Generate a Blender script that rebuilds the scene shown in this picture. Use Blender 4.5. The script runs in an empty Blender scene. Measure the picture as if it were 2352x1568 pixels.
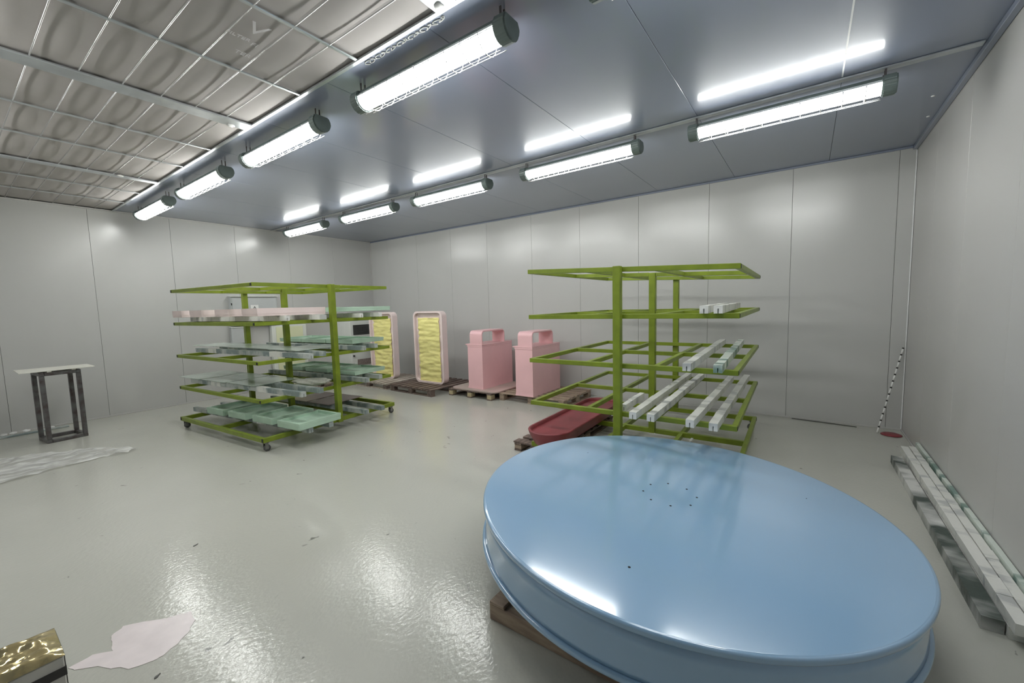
import bpy, bmesh, math, random
from mathutils import Vector, Matrix, Euler, noise
random.seed(7)
PI = math.pi
scn = bpy.context.scene
COL = scn.collection

# ------------------------------------------------------------------ camera
F, YAW, PIT, ROL = 948.5, 0.622023, 0.088720, -0.026680
cy, sy = math.cos(YAW), math.sin(YAW)
fwd = Vector((-sy*math.cos(PIT), cy*math.cos(PIT), -math.sin(PIT)))
rgt = Vector((cy, sy, 0)); upv = rgt.cross(fwd)
r2 = rgt*math.cos(ROL) + upv*math.sin(ROL)
u2 = -rgt*math.sin(ROL) + upv*math.cos(ROL)
cam = bpy.data.objects.new('camera', bpy.data.cameras.new('camera')); COL.objects.link(cam)
cam.data.sensor_width = 36.0; cam.data.lens = F/2352*36.0; cam.data.clip_start = 0.02
M = Matrix((r2, u2, -fwd)).transposed().to_4x4(); M.translation = Vector((0, 0, 1.6))
cam.matrix_world = M
scn.camera = cam

# ------------------------------------------------------------------ world, exposure
LAMP_POWER = 18.5          # strength of the glowing lamp covers
w = bpy.data.worlds.new('world'); scn.world = w; w.use_nodes = True
w.node_tree.nodes['Background'].inputs[0].default_value = (0.6, 0.65, 0.7, 1)
w.node_tree.nodes['Background'].inputs[1].default_value = 0.05
vs = scn.view_settings
vs.view_transform = 'Standard'; vs.look = 'None'; vs.gamma = 1.0; vs.use_curve_mapping = False
vs.exposure = 0.95
scn.cycles.max_bounces = 10; scn.cycles.diffuse_bounces = 6; scn.cycles.glossy_bounces = 5
scn.cycles.transparent_max_bounces = 8
scn.cycles.use_denoising = True

# ------------------------------------------------------------------ room numbers
WY, LX, RX, H = 6.526, -8.967, 0.945, 3.245   # back wall y, left wall x, right wall x, ceiling z
FY = -2.5                                      # wall behind the camera

# ------------------------------------------------------------------ material helpers
def mat(name, col, rough=0.5, metal=0.0, noise_amt=0.0, noise_scale=5.0, bump=0.0, bump_scale=40.0,
        coat=0.0, coat_rough=0.1, col2=None, spec=0.5, stretch=None, rough_var=0.0):
    m = bpy.data.materials.new(name); m.use_nodes = True
    nt = m.node_tree; b = nt.nodes['Principled BSDF']
    b.inputs['Base Color'].default_value = (*col, 1); b.inputs['Roughness'].default_value = rough
    b.inputs['Metallic'].default_value = metal; b.inputs['Coat Weight'].default_value = coat
    b.inputs['Coat Roughness'].default_value = coat_rough
    b.inputs['Specular IOR Level'].default_value = spec
    tc = nt.nodes.new('ShaderNodeTexCoord'); mp = nt.nodes.new('ShaderNodeMapping')
    nt.links.new(tc.outputs['Object'], mp.inputs[0])
    if stretch: mp.inputs['Scale'].default_value = stretch
    if noise_amt > 0 or col2 or rough_var > 0:
        n = nt.nodes.new('ShaderNodeTexNoise'); n.inputs['Scale'].default_value = noise_scale
        n.inputs['Detail'].default_value = 5
        nt.links.new(mp.outputs[0], n.inputs['Vector'])
        if noise_amt > 0 or col2:
            r = nt.nodes.new('ShaderNodeValToRGB')
            c2 = col2 if col2 else tuple(c*(1-noise_amt) for c in col)
            r.color_ramp.elements[0].position = 0.35; r.color_ramp.elements[0].color = (*c2, 1)
            r.color_ramp.elements[1].position = 0.65; r.color_ramp.elements[1].color = (*col, 1)
            nt.links.new(n.outputs['Fac'], r.inputs[0]); nt.links.new(r.outputs[0], b.inputs['Base Color'])
        if rough_var > 0:
            mr = nt.nodes.new('ShaderNodeMapRange')
            mr.inputs[3].default_value = max(0, rough-rough_var); mr.inputs[4].default_value = rough+rough_var
            nt.links.new(n.outputs['Fac'], mr.inputs[0]); nt.links.new(mr.outputs[0], b.inputs['Roughness'])
    if bump > 0:
        n2 = nt.nodes.new('ShaderNodeTexNoise'); n2.inputs['Scale'].default_value = bump_scale
        n2.inputs['Detail'].default_value = 3
        nt.links.new(mp.outputs[0], n2.inputs['Vector'])
        bp = nt.nodes.new('ShaderNodeBump'); bp.inputs['Strength'].default_value = bump
        bp.inputs['Distance'].default_value = 0.01
        nt.links.new(n2.outputs['Fac'], bp.inputs['Height']); nt.links.new(bp.outputs[0], b.inputs['Normal'])
        if coat > 0: nt.links.new(bp.outputs[0], b.inputs['Coat Normal'])
    return m

def emat(name, col, s):
    m = bpy.data.materials.new(name); m.use_nodes = True; nt = m.node_tree
    b = nt.nodes['Principled BSDF']; b.inputs['Base Color'].default_value = (0.9, 0.9, 0.9, 1)
    b.inputs['Emission Color'].default_value = (*col, 1); b.inputs['Emission Strength'].default_value = s
    return m

M_wall = mat('painted_steel_wall', (0.52, 0.52, 0.505), 0.24, noise_amt=0.03, noise_scale=0.5, stretch=(3, 3, 0.3),
             bump=0.02, bump_scale=1.5, spec=0.55)
M_wallR = mat('painted_steel_wall_side', (0.53, 0.52, 0.505), 0.34, noise_amt=0.03, noise_scale=0.5, stretch=(3, 3, 0.4),
              bump=0.05, bump_scale=120)
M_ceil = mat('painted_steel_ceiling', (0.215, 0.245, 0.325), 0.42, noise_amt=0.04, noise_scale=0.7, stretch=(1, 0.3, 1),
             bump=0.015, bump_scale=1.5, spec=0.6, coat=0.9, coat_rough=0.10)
M_gap = mat('dark_joint', (0.10, 0.10, 0.10), 0.7, noise_amt=0.2)
M_seam = mat('pale_sealant_and_seam_glint', (0.85, 0.86, 0.86), 0.5, noise_amt=0.1)  # corner sealant, and the reflection painted along one ceiling seam
M_alu = mat('aluminium_profile', (0.55, 0.58, 0.60), 0.32, metal=0.7, noise_amt=0.15, noise_scale=8)
M_wire = mat('bright_wire', (0.80, 0.80, 0.80), 0.22, metal=0.8, noise_amt=0.1)
M_filter = mat('filter_cloth', (0.45, 0.425, 0.41), 0.7, noise_amt=0.10, noise_scale=3, bump=0.02, bump_scale=9, col2=(0.42, 0.395, 0.38), spec=0.2)
M_green = mat('olive_green_paint', (0.215, 0.285, 0.020), 0.38, noise_amt=0.22, noise_scale=7, bump=0.08, bump_scale=60)
M_black = mat('black_plastic', (0.015, 0.015, 0.015), 0.5, noise_amt=0.2)
M_caster = mat('caster_steel', (0.25, 0.25, 0.24), 0.4, metal=0.6, noise_amt=0.3)
M_rubber = mat('grey_rubber', (0.10, 0.10, 0.10), 0.55, noise_amt=0.3)
M_blue = mat('light_blue_gloss_paint', (0.25, 0.43, 0.64), 0.28, noise_amt=0.03, noise_scale=2, bump=0.015, bump_scale=6,
             coat=1.0, coat_rough=0.11)
M_blue.node_tree.nodes['Principled BSDF'].inputs['Coat IOR'].default_value = 1.9
M_hole = mat('hole_shadow', (0.008, 0.01, 0.012), 0.8, noise_amt=0.1)
M_wood = mat('weathered_pallet_wood', (0.42, 0.33, 0.24), 0.7, col2=(0.26, 0.19, 0.15), noise_scale=6, stretch=(1, 6, 6), bump=0.3, bump_scale=30)
M_woodd = mat('dark_pallet_wood', (0.22, 0.16, 0.13), 0.7, col2=(0.11, 0.08, 0.07), noise_scale=6, stretch=(6, 1, 6), bump=0.3, bump_scale=30)
M_woodb = mat('pale_pallet_wood', (0.60, 0.54, 0.47), 0.65, col2=(0.35, 0.29, 0.25), noise_scale=4, stretch=(6, 1, 6), bump=0.2, bump_scale=30)
M_block = mat('pallet_block_wood', (0.52, 0.44, 0.27), 0.7, col2=(0.38, 0.30, 0.18), noise_scale=9)
M_pink = mat('pink_paint', (0.86, 0.53, 0.55), 0.35, noise_amt=0.05, noise_scale=3, bump=0.05, bump_scale=8)
M_pinkpale = mat('pale_pink_paint', (0.84, 0.70, 0.68), 0.4, noise_amt=0.06, noise_scale=4)
M_sheet = mat('pink_dusted_board', (0.55, 0.40, 0.37), 0.5, col2=(0.42, 0.36, 0.31), noise_scale=3)
M_yellow = mat('yellow_masking_film', (0.93, 0.86, 0.34), 0.4, col2=(0.80, 0.72, 0.28), noise_scale=4, stretch=(1, 1, 6), bump=0.5, bump_scale=10)
M_red = mat('dark_red_paint', (0.27, 0.045, 0.055), 0.42, noise_amt=0.25, noise_scale=3, bump=0.1, bump_scale=20)
M_tray = mat('pale_green_paint', (0.50, 0.68, 0.54), 0.35, noise_amt=0.12, noise_scale=5)
M_glassgreen = mat('grey_green_sheet', (0.50, 0.58, 0.52), 0.16, noise_amt=0.15, noise_scale=3, bump=0.03, bump_scale=4)
M_mauve = mat('mauve_brown_sheet', (0.33, 0.22, 0.215), 0.3, noise_amt=0.2, noise_scale=3)
M_cloth = mat('off_white_cloth', (0.66, 0.66, 0.58), 0.8, noise_amt=0.2, noise_scale=12)
M_white = mat('white_enamel', (0.72, 0.74, 0.70), 0.35, noise_amt=0.06, noise_scale=4)
M_cream = mat('cream_enamel', (0.72, 0.74, 0.50), 0.4, noise_amt=0.05, noise_scale=4)
M_grille = mat('dark_grille', (0.02, 0.02, 0.02), 0.45, noise_amt=0.2)
M_speck = mat('speckled_brown_grille', (0.36, 0.31, 0.28), 0.5, col2=(0.12, 0.08, 0.07), noise_scale=60)
M_steel = mat('raw_dark_steel', (0.16, 0.16, 0.16), 0.35, metal=0.6, col2=(0.09, 0.07, 0.07), noise_scale=12, bump=0.1, bump_scale=50)
M_board = mat('off_white_board', (0.70, 0.69, 0.62), 0.5, noise_amt=0.08)
M_house = mat('grey_green_lamp_housing', (0.16, 0.20, 0.19), 0.4, noise_amt=0.2, noise_scale=10)
M_reflector = mat('white_lamp_reflector', (0.80, 0.82, 0.82), 0.3, noise_amt=0.04)
M_lamp = emat('lit_lamp_cover', (0.985, 1.0, 0.97), LAMP_POWER)
M_gold = mat('crumpled_gold_film', (0.62, 0.52, 0.28), 0.16, metal=0.75, noise_amt=0.2, noise_scale=14, bump=1.0, bump_scale=9)
M_carton = mat('grey_carton', (0.50, 0.49, 0.45), 0.6, noise_amt=0.15, noise_scale=8)
M_tape = mat('black_tape', (0.03, 0.028, 0.028), 0.35, noise_amt=0.4, noise_scale=12)
M_paint = mat('dried_pale_pink_paint', (0.82, 0.74, 0.74), 0.3, noise_amt=0.10, noise_scale=8, bump=0.1, bump_scale=12)
M_flake = mat('dark_flake', (0.12, 0.12, 0.11), 0.6, noise_amt=0.3)
M_sign = mat('sign_white', (0.80, 0.80, 0.78), 0.5, noise_amt=0.02)
M_ebox = mat('grey_cabinet_enamel', (0.50, 0.52, 0.52), 0.35, noise_amt=0.05)
M_lettering = mat('faint_grey_print', (0.63, 0.61, 0.62), 0.5, noise_amt=0.05)
M_sealant = mat('white_sealant', (0.75, 0.75, 0.73), 0.5, noise_amt=0.1)

def wrap_mat(name, white, dirt, amt, scale=7.0, soft=0.10):
    m = bpy.data.materials.new(name); m.use_nodes = True; nt = m.node_tree; b = nt.nodes['Principled BSDF']
    b.inputs['Roughness'].default_value = 0.42
    tc = nt.nodes.new('ShaderNodeTexCoord'); mp = nt.nodes.new('ShaderNodeMapping'); mp.inputs['Scale'].default_value = (1.0, 0.5, 0.5)
    n = nt.nodes.new('ShaderNodeTexNoise'); n.inputs['Scale'].default_value = scale; n.inputs['Detail'].default_value = 4
    r = nt.nodes.new('ShaderNodeValToRGB')
    r.color_ramp.elements[0].position = amt; r.color_ramp.elements[0].color = (*dirt, 1)
    r.color_ramp.elements[1].position = amt+soft; r.color_ramp.elements[1].color = (*white, 1)
    oi = nt.nodes.new('ShaderNodeObjectInfo'); va = nt.nodes.new('ShaderNodeVectorMath'); va.operation = 'ADD'
    sc = nt.nodes.new('ShaderNodeMath'); sc.operation = 'MULTIPLY'; sc.inputs[1].default_value = 40
    nt.links.new(oi.outputs['Random'], sc.inputs[0])
    nt.links.new(tc.outputs['Object'], mp.inputs[0]); nt.links.new(mp.outputs[0], va.inputs[0]); nt.links.new(sc.outputs[0], va.inputs[1])
    nt.links.new(va.outputs[0], n.inputs['Vector']); nt.links.new(n.outputs['Fac'], r.inputs[0])
    nt.links.new(r.outputs[0], b.inputs['Base Color'])
    n2 = nt.nodes.new('ShaderNodeTexNoise'); n2.inputs['Scale'].default_value = 30
    bp = nt.nodes.new('ShaderNodeBump'); bp.inputs['Strength'].default_value = 0.5; bp.inputs['Distance'].default_value = 0.01
    nt.links.new(tc.outputs['Object'], n2.inputs['Vector']); nt.links.new(n2.outputs['Fac'], bp.inputs['Height']); nt.links.new(bp.outputs[0], b.inputs['Normal'])
    return m
M_wrap = wrap_mat('paper_wrapped_bar', (0.74, 0.74, 0.70), (0.50, 0.51, 0.50), 0.36)
M_wrapg = wrap_mat('green_marked_bar', (0.66, 0.72, 0.66), (0.20, 0.30, 0.26), 0.43, 7)
M_wrapd = wrap_mat('dirty_bar', (0.62, 0.62, 0.60), (0.05, 0.07, 0.06), 0.44, 3.2, 0.16)
M_wrapgrey = wrap_mat('grey_paper_bar', (0.46, 0.49, 0.47), (0.22, 0.27, 0.27), 0.45, 6)

# floor: glossy epoxy, uneven
def floor_mat():
    m = bpy.data.materials.new('grey_green_epoxy_floor'); m.use_nodes = True; nt = m.node_tree; b = nt.nodes['Principled BSDF']
    tc = nt.nodes.new('ShaderNodeTexCoord')
    n = nt.nodes.new('ShaderNodeTexNoise'); n.inputs['Scale'].default_value = 0.9; n.inputs['Detail'].default_value = 8; n.inputs['Roughness'].default_value = 0.6
    r = nt.nodes.new('ShaderNodeValToRGB')
    r.color_ramp.elements[0].position = 0.3; r.color_ramp.elements[0].color = (0.475, 0.475, 0.425, 1)
    r.color_ramp.elements[1].position = 0.7; r.color_ramp.elements[1].color = (0.505, 0.503, 0.452, 1)
    nt.links.new(tc.outputs['Object'], n.inputs[0]); nt.links.new(n.outputs['Fac'], r.inputs[0])
    # scattered dark scuffs
    v = nt.nodes.new('ShaderNodeTexNoise'); v.inputs['Scale'].default_value = 7; v.inputs['Detail'].default_value = 2; v.inputs['Distortion'].default_value = 1.2
    rv = nt.nodes.new('ShaderNodeValToRGB'); rv.color_ramp.elements[0].position = 0.73; rv.color_ramp.elements[0].color = (0, 0, 0, 1)
    rv.color_ramp.elements[1].position = 0.78; rv.color_ramp.elements[1].color = (1, 1, 1, 1)
    nt.links.new(tc.outputs['Object'], v.inputs[0]); nt.links.new(v.outputs['Fac'], rv.inputs[0])
    mx = nt.nodes.new('ShaderNodeMix'); mx.data_type = 'RGBA'; mx.inputs[7].default_value = (0.20, 0.20, 0.18, 1)
    nt.links.new(r.outputs[0], mx.inputs[6]); nt.links.new(rv.outputs[0], mx.inputs[0]); nt.links.new(mx.outputs[2], b.inputs['Base Color'])
    mr = nt.nodes.new('ShaderNodeMapRange'); mr.inputs[3].default_value = 0.10; mr.inputs[4].default_value = 0.22
    nt.links.new(n.outputs['Fac'], mr.inputs[0]); nt.links.new(mr.outputs[0], b.inputs['Roughness'])
    n2 = nt.nodes.new('ShaderNodeTexNoise'); n2.inputs['Scale'].default_value = 55; n2.inputs['Detail'].default_value = 3
    mp = nt.nodes.new('ShaderNodeMapping'); mp.inputs['Scale'].default_value = (1.0, 0.6, 1); mp.inputs['Rotation'].default_value = (0, 0, 0.5)
    nt.links.new(tc.outputs['Object'], mp.inputs[0]); nt.links.new(mp.outputs[0], n2.inputs[0])
    bp = nt.nodes.new('ShaderNodeBump'); bp.inputs['Strength'].default_value = 0.5; bp.inputs['Distance'].default_value = 0.003
    nt.links.new(n2.outputs['Fac'], bp.inputs['Height']); nt.links.new(bp.outputs[0], b.inputs['Normal'])
    b.inputs['Specular IOR Level'].default_value = 0.55
    return m
M_floor = floor_mat()

def film_mat():
    m = bpy.data.materials.new('clear_plastic_film'); m.use_nodes = True; nt = m.node_tree; nt.nodes.clear()
    o = nt.nodes.new('ShaderNodeOutputMaterial'); t = nt.nodes.new('ShaderNodeBsdfTransparent')
    p = nt.nodes.new('ShaderNodeBsdfPrincipled'); p.inputs['Base Color'].default_value = (0.8, 0.8, 0.78, 1); p.inputs['Roughness'].default_value = 0.22
    n = nt.nodes.new('ShaderNodeTexNoise'); n.inputs['Scale'].default_value = 7; n.inputs['Detail'].default_value = 5
    tc = nt.nodes.new('ShaderNodeTexCoord'); mr = nt.nodes.new('ShaderNodeMapRange'); mr.inputs[1].default_value = 0.35; mr.inputs[2].default_value = 0.7
    mr.inputs[3].default_value = 0.25; mr.inputs[4].default_value = 0.85
    mx = nt.nodes.new('ShaderNodeMixShader')
    mq = nt.nodes.new('ShaderNodeMapping'); mq.inputs['Scale'].default_value = (1.6, .45, 1); nt.links.new(tc.outputs['Object'], mq.inputs[0]); nt.links.new(mq.outputs[0], n.inputs[0]); nt.links.new(n.outputs['Fac'], mr.inputs[0]); nt.links.new(mr.outputs[0], mx.inputs[0])
    nt.links.new(t.outputs[0], mx.inputs[1]); nt.links.new(p.outputs[0], mx.inputs[2]); nt.links.new(mx.outputs[0], o.inputs[0])
    return m
M_film = film_mat()

# ------------------------------------------------------------------ object helpers
def link(name, bm, m, parent=None, smooth=False, loc=None, rot=None):
    me = bpy.data.meshes.new(name); bm.normal_update(); bm.to_mesh(me); bm.free()
    if m: me.materials.append(m)
    if smooth:
        for p in me.polygons: p.use_smooth = True
    o = bpy.data.objects.new(name, me); COL.objects.link(o)
    if parent: o.parent = parent
    if loc: o.location = loc
    if rot: o.rotation_euler = rot
    return o
def inst(src, parent=None, loc=None, rot=None, name=None):
    o = src.copy(); COL.objects.link(o)
    o.parent = parent
    if loc is not None: o.location = loc
    if rot is not None: o.rotation_euler = rot
    return o
def thing(name, label, cat, loc=(0, 0, 0), rz=0, group=None, rot=None):
    o = bpy.data.objects.new(name, None); COL.objects.link(o)
    o.location = loc; o.rotation_euler = rot if rot else (0, 0, rz); o.empty_display_size = 0.1
    return tag(o, label, cat, group)
def tag(o, label, cat, group=None):
    o['label'] = label; o['category'] = cat
    if group: o['group'] = group
    return o
def struct(o): o['kind'] = 'structure'; return o

def add_box(bm, x0, x1, y0, y1, z0, z1, mx=None):
    vs = [bm.verts.new((x, y, z)) for z in (z0, z1) for y in (y0, y1) for x in (x0, x1)]
    for f in ((0, 2, 3, 1), (4, 5, 7, 6), (0, 1, 5, 4), (2, 6, 7, 3), (0, 4, 6, 2), (1, 3, 7, 5)):
        bm.faces.new([vs[i] for i in f])
    if mx: bmesh.ops.transform(bm, matrix=mx, verts=vs)
    return vs
def box(x0, x1, y0, y1, z0, z1, bev=0.0, seg=1):
    bm = bmesh.new(); add_box(bm, x0, x1, y0, y1, z0, z1)
    if bev > 0: bmesh.ops.bevel(bm, geom=bm.edges[:], offset=bev, segments=seg, profile=0.5, affect='EDGES')
    return bm
def prism(pts, z0, z1, bm=None, axis='z'):
    bm = bm or bmesh.new()
    def P(a, b, c): return (a, b, c) if axis == 'z' else ((a, c, b) if axis == 'y' else (c, a, b))
    lo = [bm.verts.new(P(a, b, z0)) for a, b in pts]; hi = [bm.verts.new(P(a, b, z1)) for a, b in pts]
    n = len(pts)
    bm.faces.new(lo[::-1]); bm.faces.new(hi)
    for i in range(n): bm.faces.new((lo[i], lo[(i+1) % n], hi[(i+1) % n], hi[i]))
    bmesh.ops.recalc_face_normals(bm, faces=bm.faces[:])
    return bm
def tube(pts, r, seg=6, bm=None, closed=False):
    bm = bm or bmesh.new(); rings = []; n = len(pts); pts = [Vector(p) for p in pts]
    for i, p in enumerate(pts):
        if closed: d = pts[(i+1) % n]-pts[i-1]
        else: d = pts[min(i+1, n-1)]-pts[max(i-1, 0)]
        d.normalize(); a = d.cross(Vector((0, 0, 1)))
        if a.length < 1e-3: a = d.cross(Vector((0, 1, 0)))
        a.normalize(); b = d.cross(a)
        rings.append([bm.verts.new(p+a*r*math.cos(t)+b*r*math.sin(t)) for t in [2*PI*k/seg for k in range(seg)]])
    rng = range(n) if closed else range(n-1)
    for i in rng:
        A, B = rings[i], rings[(i+1) % n]
        for k in range(seg): bm.faces.new((A[k], A[(k+1) % seg], B[(k+1) % seg], B[k]))
    if not closed: bm.faces.new(rings[0][::-1]); bm.faces.new(rings[-1])
    bmesh.ops.recalc_face_normals(bm, faces=bm.faces[:])
    return bm
def lathe(prof, seg=96, cap=True):
    bm = bmesh.new(); rings = []
    for r, z in prof:
        if r < 1e-6: rings.append([bm.verts.new((0, 0, z))])
        else: rings.append([bm.verts.new((r*math.cos(2*PI*k/seg), r*math.sin(2*PI*k/seg), z)) for k in range(seg)])
    for A, B in zip(rings, rings[1:]):
        for k in range(seg):
            k2 = (k+1) % seg
            if len(A) == 1 and len(B) == 1: continue
            if len(A) == 1: bm.faces.new((A[0], B[k], B[k2]))
            elif len(B) == 1: bm.faces.new((A[k], A[k2], B[0]))
            else: bm.faces.new((A[k], A[k2], B[k2], B[k]))
    bmesh.ops.recalc_face_normals(bm, faces=bm.faces[:])
    return bm
def rrect(w, h, r, seg=6):
    pts = []
    for cx, cy_, a0 in ((w/2-r, h/2-r, 0), (-w/2+r, h/2-r, PI/2), (-w/2+r, -h/2+r, PI), (w/2-r, -h/2+r, 1.5*PI)):
        for k in range(seg+1):
            a = a0+PI/2*k/seg; pts.append((cx+r*math.cos(a), cy_+r*math.sin(a)))
    return pts
def ring(outer, inner, z0, z1, axis='z'):
    bm = bmesh.new()
    def P(a, b, c): return (a, b, c) if axis == 'z' else (a, c, b)
    n = len(outer); V = [[bm.verts.new(P(a, b, z)) for a, b in L] for L in (outer, inner) for z in (z0, z1)]
    o0, o1, i0, i1 = V
    for k in range(n):
        j = (k+1) % n
        bm.faces.new((o0[k], o0[j], o1[j], o1[k])); bm.faces.new((i0[k], i1[k], i1[j], i0[j]))
        bm.faces.new((o1[k], o1[j], i1[j], i1[k])); bm.faces.new((o0[k], i0[k], i0[j], o0[j]))
    bmesh.ops.recalc_face_normals(bm, faces=bm.faces[:])
    return bm

# ================================================================== the room shell
floor = struct(link('floor', box(LX-.15, RX+.15, FY-.15, WY+.15, -0.12, 0), M_floor))
def wall(name, ax, bounds, z0=0.0, z1=H, m=M_wall):
    """a wall of sandwich panels; ax gives the plane, bounds the panel seams along it"""
    lo, hi = bounds[0], bounds[-1]
    if ax == 'back': bm = box(lo-.15, hi+.15, WY+.022, WY+.12, z0, z1+.1)
    elif ax == 'front': bm = box(lo-.15, hi+.15, FY-.12, FY-.022, z0, z1+.1)
    elif ax == 'left': bm = box(LX-.12, LX-.022, lo-.15, hi+.15, z0, z1+.1)
    else: bm = box(RX+.022, RX+.12, lo-.15, hi+.15, z0, z1+.1)
    wobj = struct(link(name, bm, M_gap))
    for a, b in zip(bounds, bounds[1:]):
        g = 0.0015
        t = random.uniform(0.0, 0.0008)
        if ax == 'back': bm = box(a+g, b-g, WY+t, WY+.022, z0, z1, 0.0012)
        elif ax == 'front': bm = box(a+g, b-g, FY-.022, FY-t, z0, z1, 0.0012)
        elif ax == 'left': bm = box(LX-.022, LX-t, a+g, b-g, z0, z1, 0.0012)
        else: bm = box(RX+t, RX+.022, a+g, b-g, z0, z1, 0.0012)
        link('wall_panel', bm, m, wobj)
    return wobj
wall('wall_back', 'back', [LX, -8.30, -7.28, -6.22, -5.23, -4.18, -3.20, -2.19, -1.18, -0.20, 0.80, RX])
wall('wall_left', 'left', [FY, -3.5, -2.5, -1.5, -.5, .5, 1.5, 2.5, 3.49, 4.5, 5.5, WY])
wall('wall_right', 'right', [FY, -3.4, -2.4, -1.4, -.4, .6, 1.6, 2.6, 3.6, 4.6, 5.6, WY], m=M_wallR)
wall('wall_front', 'front', [LX, -8, -7, -6, -5, -4, -3, -2, -1, 0, RX])
ceil = struct(link('ceiling', box(LX-.15, RX+.15, FY-.15, WY+.15, H+.022, H+.14), M_gap))
FX1, FY0, FY1 = -0.05, -0.03, 1.80     # the filter opening in the ceiling
seams = [LX]+[-0.86+1.02*k for k in range(-7, 2)]+[RX]
for a, b in zip(seams, seams[1:]):
    for (y0, y1) in ((FY1+.007, WY), (FY, FY0-.02)):
        link('ceiling_panel', box(a+.0015, b-.0015, y0, y1, H, H+.022, .0012), M_ceil, ceil)
link('ceiling_panel', box(FX1+.02, RX, FY0-.02, FY1+.006, H, H+.022, .0012), M_ceil, ceil)
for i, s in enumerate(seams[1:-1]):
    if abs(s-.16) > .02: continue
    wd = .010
    link('seam_glint_strip', box(s-wd/2, s+wd/2, FY1+.03, 4.145, H-.0012, H+.004), M_seam, ceil)  # pale strip: the seam's glancing reflection put in as colour
# trims
def trim(name, bm, m=M_alu): return struct(link(name, bm, m))
trim('trim_1', box(LX+.001, LX+.022, FY, WY, H-.022, H-.001, .003), M_wallR)
trim('trim_2', box(LX+.023, RX-.04, WY-.022, WY-.001, H-.022, H-.001, .003), M_ceil)
trim('trim_3', box(RX-.04, RX-.001, FY, WY-.001, H-.04, H-.001, .003), M_ceil)
trim('trim_4', box(RX-.012, RX-.002, WY-.012, WY-.002, .01, H-.05, .002), M_seam)
trim('trim_5', box(LX+.001, LX+.014, WY-.014, WY-.001, .01, H-.03, .003), M_wallR)
struct(link('baseboard_back', box(LX+.02, RX-.01, WY-.012, WY-.001, 0, .022, .002), M_wallR))
struct(link('baseboard_left', box(LX+.001, LX+.012, FY, WY-.02, 0, .022, .002), M_wallR))
struct(link('baseboard_right', box(RX-.012, RX-.001, FY, WY-.015, 0, .022, .002), M_wallR))

# ================================================================== ceiling filter
filt = thing('ceiling_filter', 'large grey cloth filter in a wire grid in the ceiling', 'air filter', (0, 0, H))
rows = [FY1-0.2175*k for k in range(0, 9)]
beams = [-0.88+0.72, -1.66, -4.10, -6.67]
cols = [-0.05, -0.88, -1.66, -2.48, -3.21, -4.10, -4.96, -5.75, -6.67, -7.43, -8.20, LX]
def pad_mesh(wd, dp, sag, seed):
    bm = bmesh.new(); nx, ny = 18, 10; g = []
    for j in range(ny+1):
        for i in range(nx+1):
            u, v = i/nx, j/ny
            s = max(0, math.sin(PI*u))*max(0, math.sin(PI*v))
            z = -sag*s + 0.0004*noise.noise(Vector((u*2+seed*7, v*1.5, seed)))*s
            g.append(bm.verts.new(((u-.5)*wd, (v-.5)*dp, z)))
    for j in range(ny):
        for i in range(nx):
            a = j*(nx+1)+i; bm.faces.new((g[a], g[a+nx+1], g[a+nx+2], g[a+1]))
    me = bpy.data.meshes.new('filter_pad'); bm.to_mesh(me); bm.free(); me.materials.append(M_filter)
    for p in me.polygons: p.use_smooth = True
    return me
pads = {}
for ci in range(len(cols)-1):
    x1, x0 = cols[ci], cols[ci+1]
    for rj in range(len(rows)-1):
        y1, y0 = rows[rj], rows[rj+1]
        k = (ci, rj % 3)
        if k not in pads: pads[k] = pad_mesh(x1-x0, y1-y0, random.uniform(.008, .012), ci*3+rj)
        o = bpy.data.objects.new('filter_pad', pads[k]); COL.objects.link(o); o.parent = filt
        o.cycles.shadow_terminator_geometry_offset = 0.25; o.cycles.shadow_terminator_offset = 0.1
        o.location = ((x0+x1)/2, (y0+y1)/2, .012)
link('filter_backing', box(LX+.01, FX1, FY0, FY1, .016, .021), M_gap, filt)
for y in rows[1:-1]:
    link('grid_wire', tube([(LX+.02, y, -.006), (FX1, y, -.006)], .0042, 5), M_wire, filt, True)
for x in cols[1:-1]:
    if x in (-1.66, -4.10, -6.67):
        wd = .075 if x != -6.67 else .045
        b = link('cross_beam', box(x-wd, x+wd, FY0, FY1-.02, -.018, -.003, .003), M_alu, filt)
    else:
        link('grid_bar', box(x-.013, x+.013, FY0, FY1-.02, -.010, .0, .003), M_alu, filt)
link('edge_frame', box(LX+.02, FX1, FY1-.024, FY1+.006, -.014, -.0, .003), M_alu, filt)
link('edge_frame', box(LX+.02, FX1, FY0-.028, FY0+.028, -.020, -.0, .004), M_alu, filt)
link('edge_frame', box(FX1-.02, FX1+.03, FY0, FY1, -.019, -.0, .004), M_alu, filt)
for x, y in ((-4.15, 1.66), (-6.6, 1.42), (-4.1, .35), (-1.68, 1.75)):
    bm = bmesh.new(); bmesh.ops.create_icosphere(bm, subdivisions=2, radius=.03)
    for v in bm.verts:
        v.co *= 1+.35*noise.noise(v.co*60); v.co.z *= .35
    link('sealant_dab', bm, M_sealant, filt, True, loc=(x, y, -.02))
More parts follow.
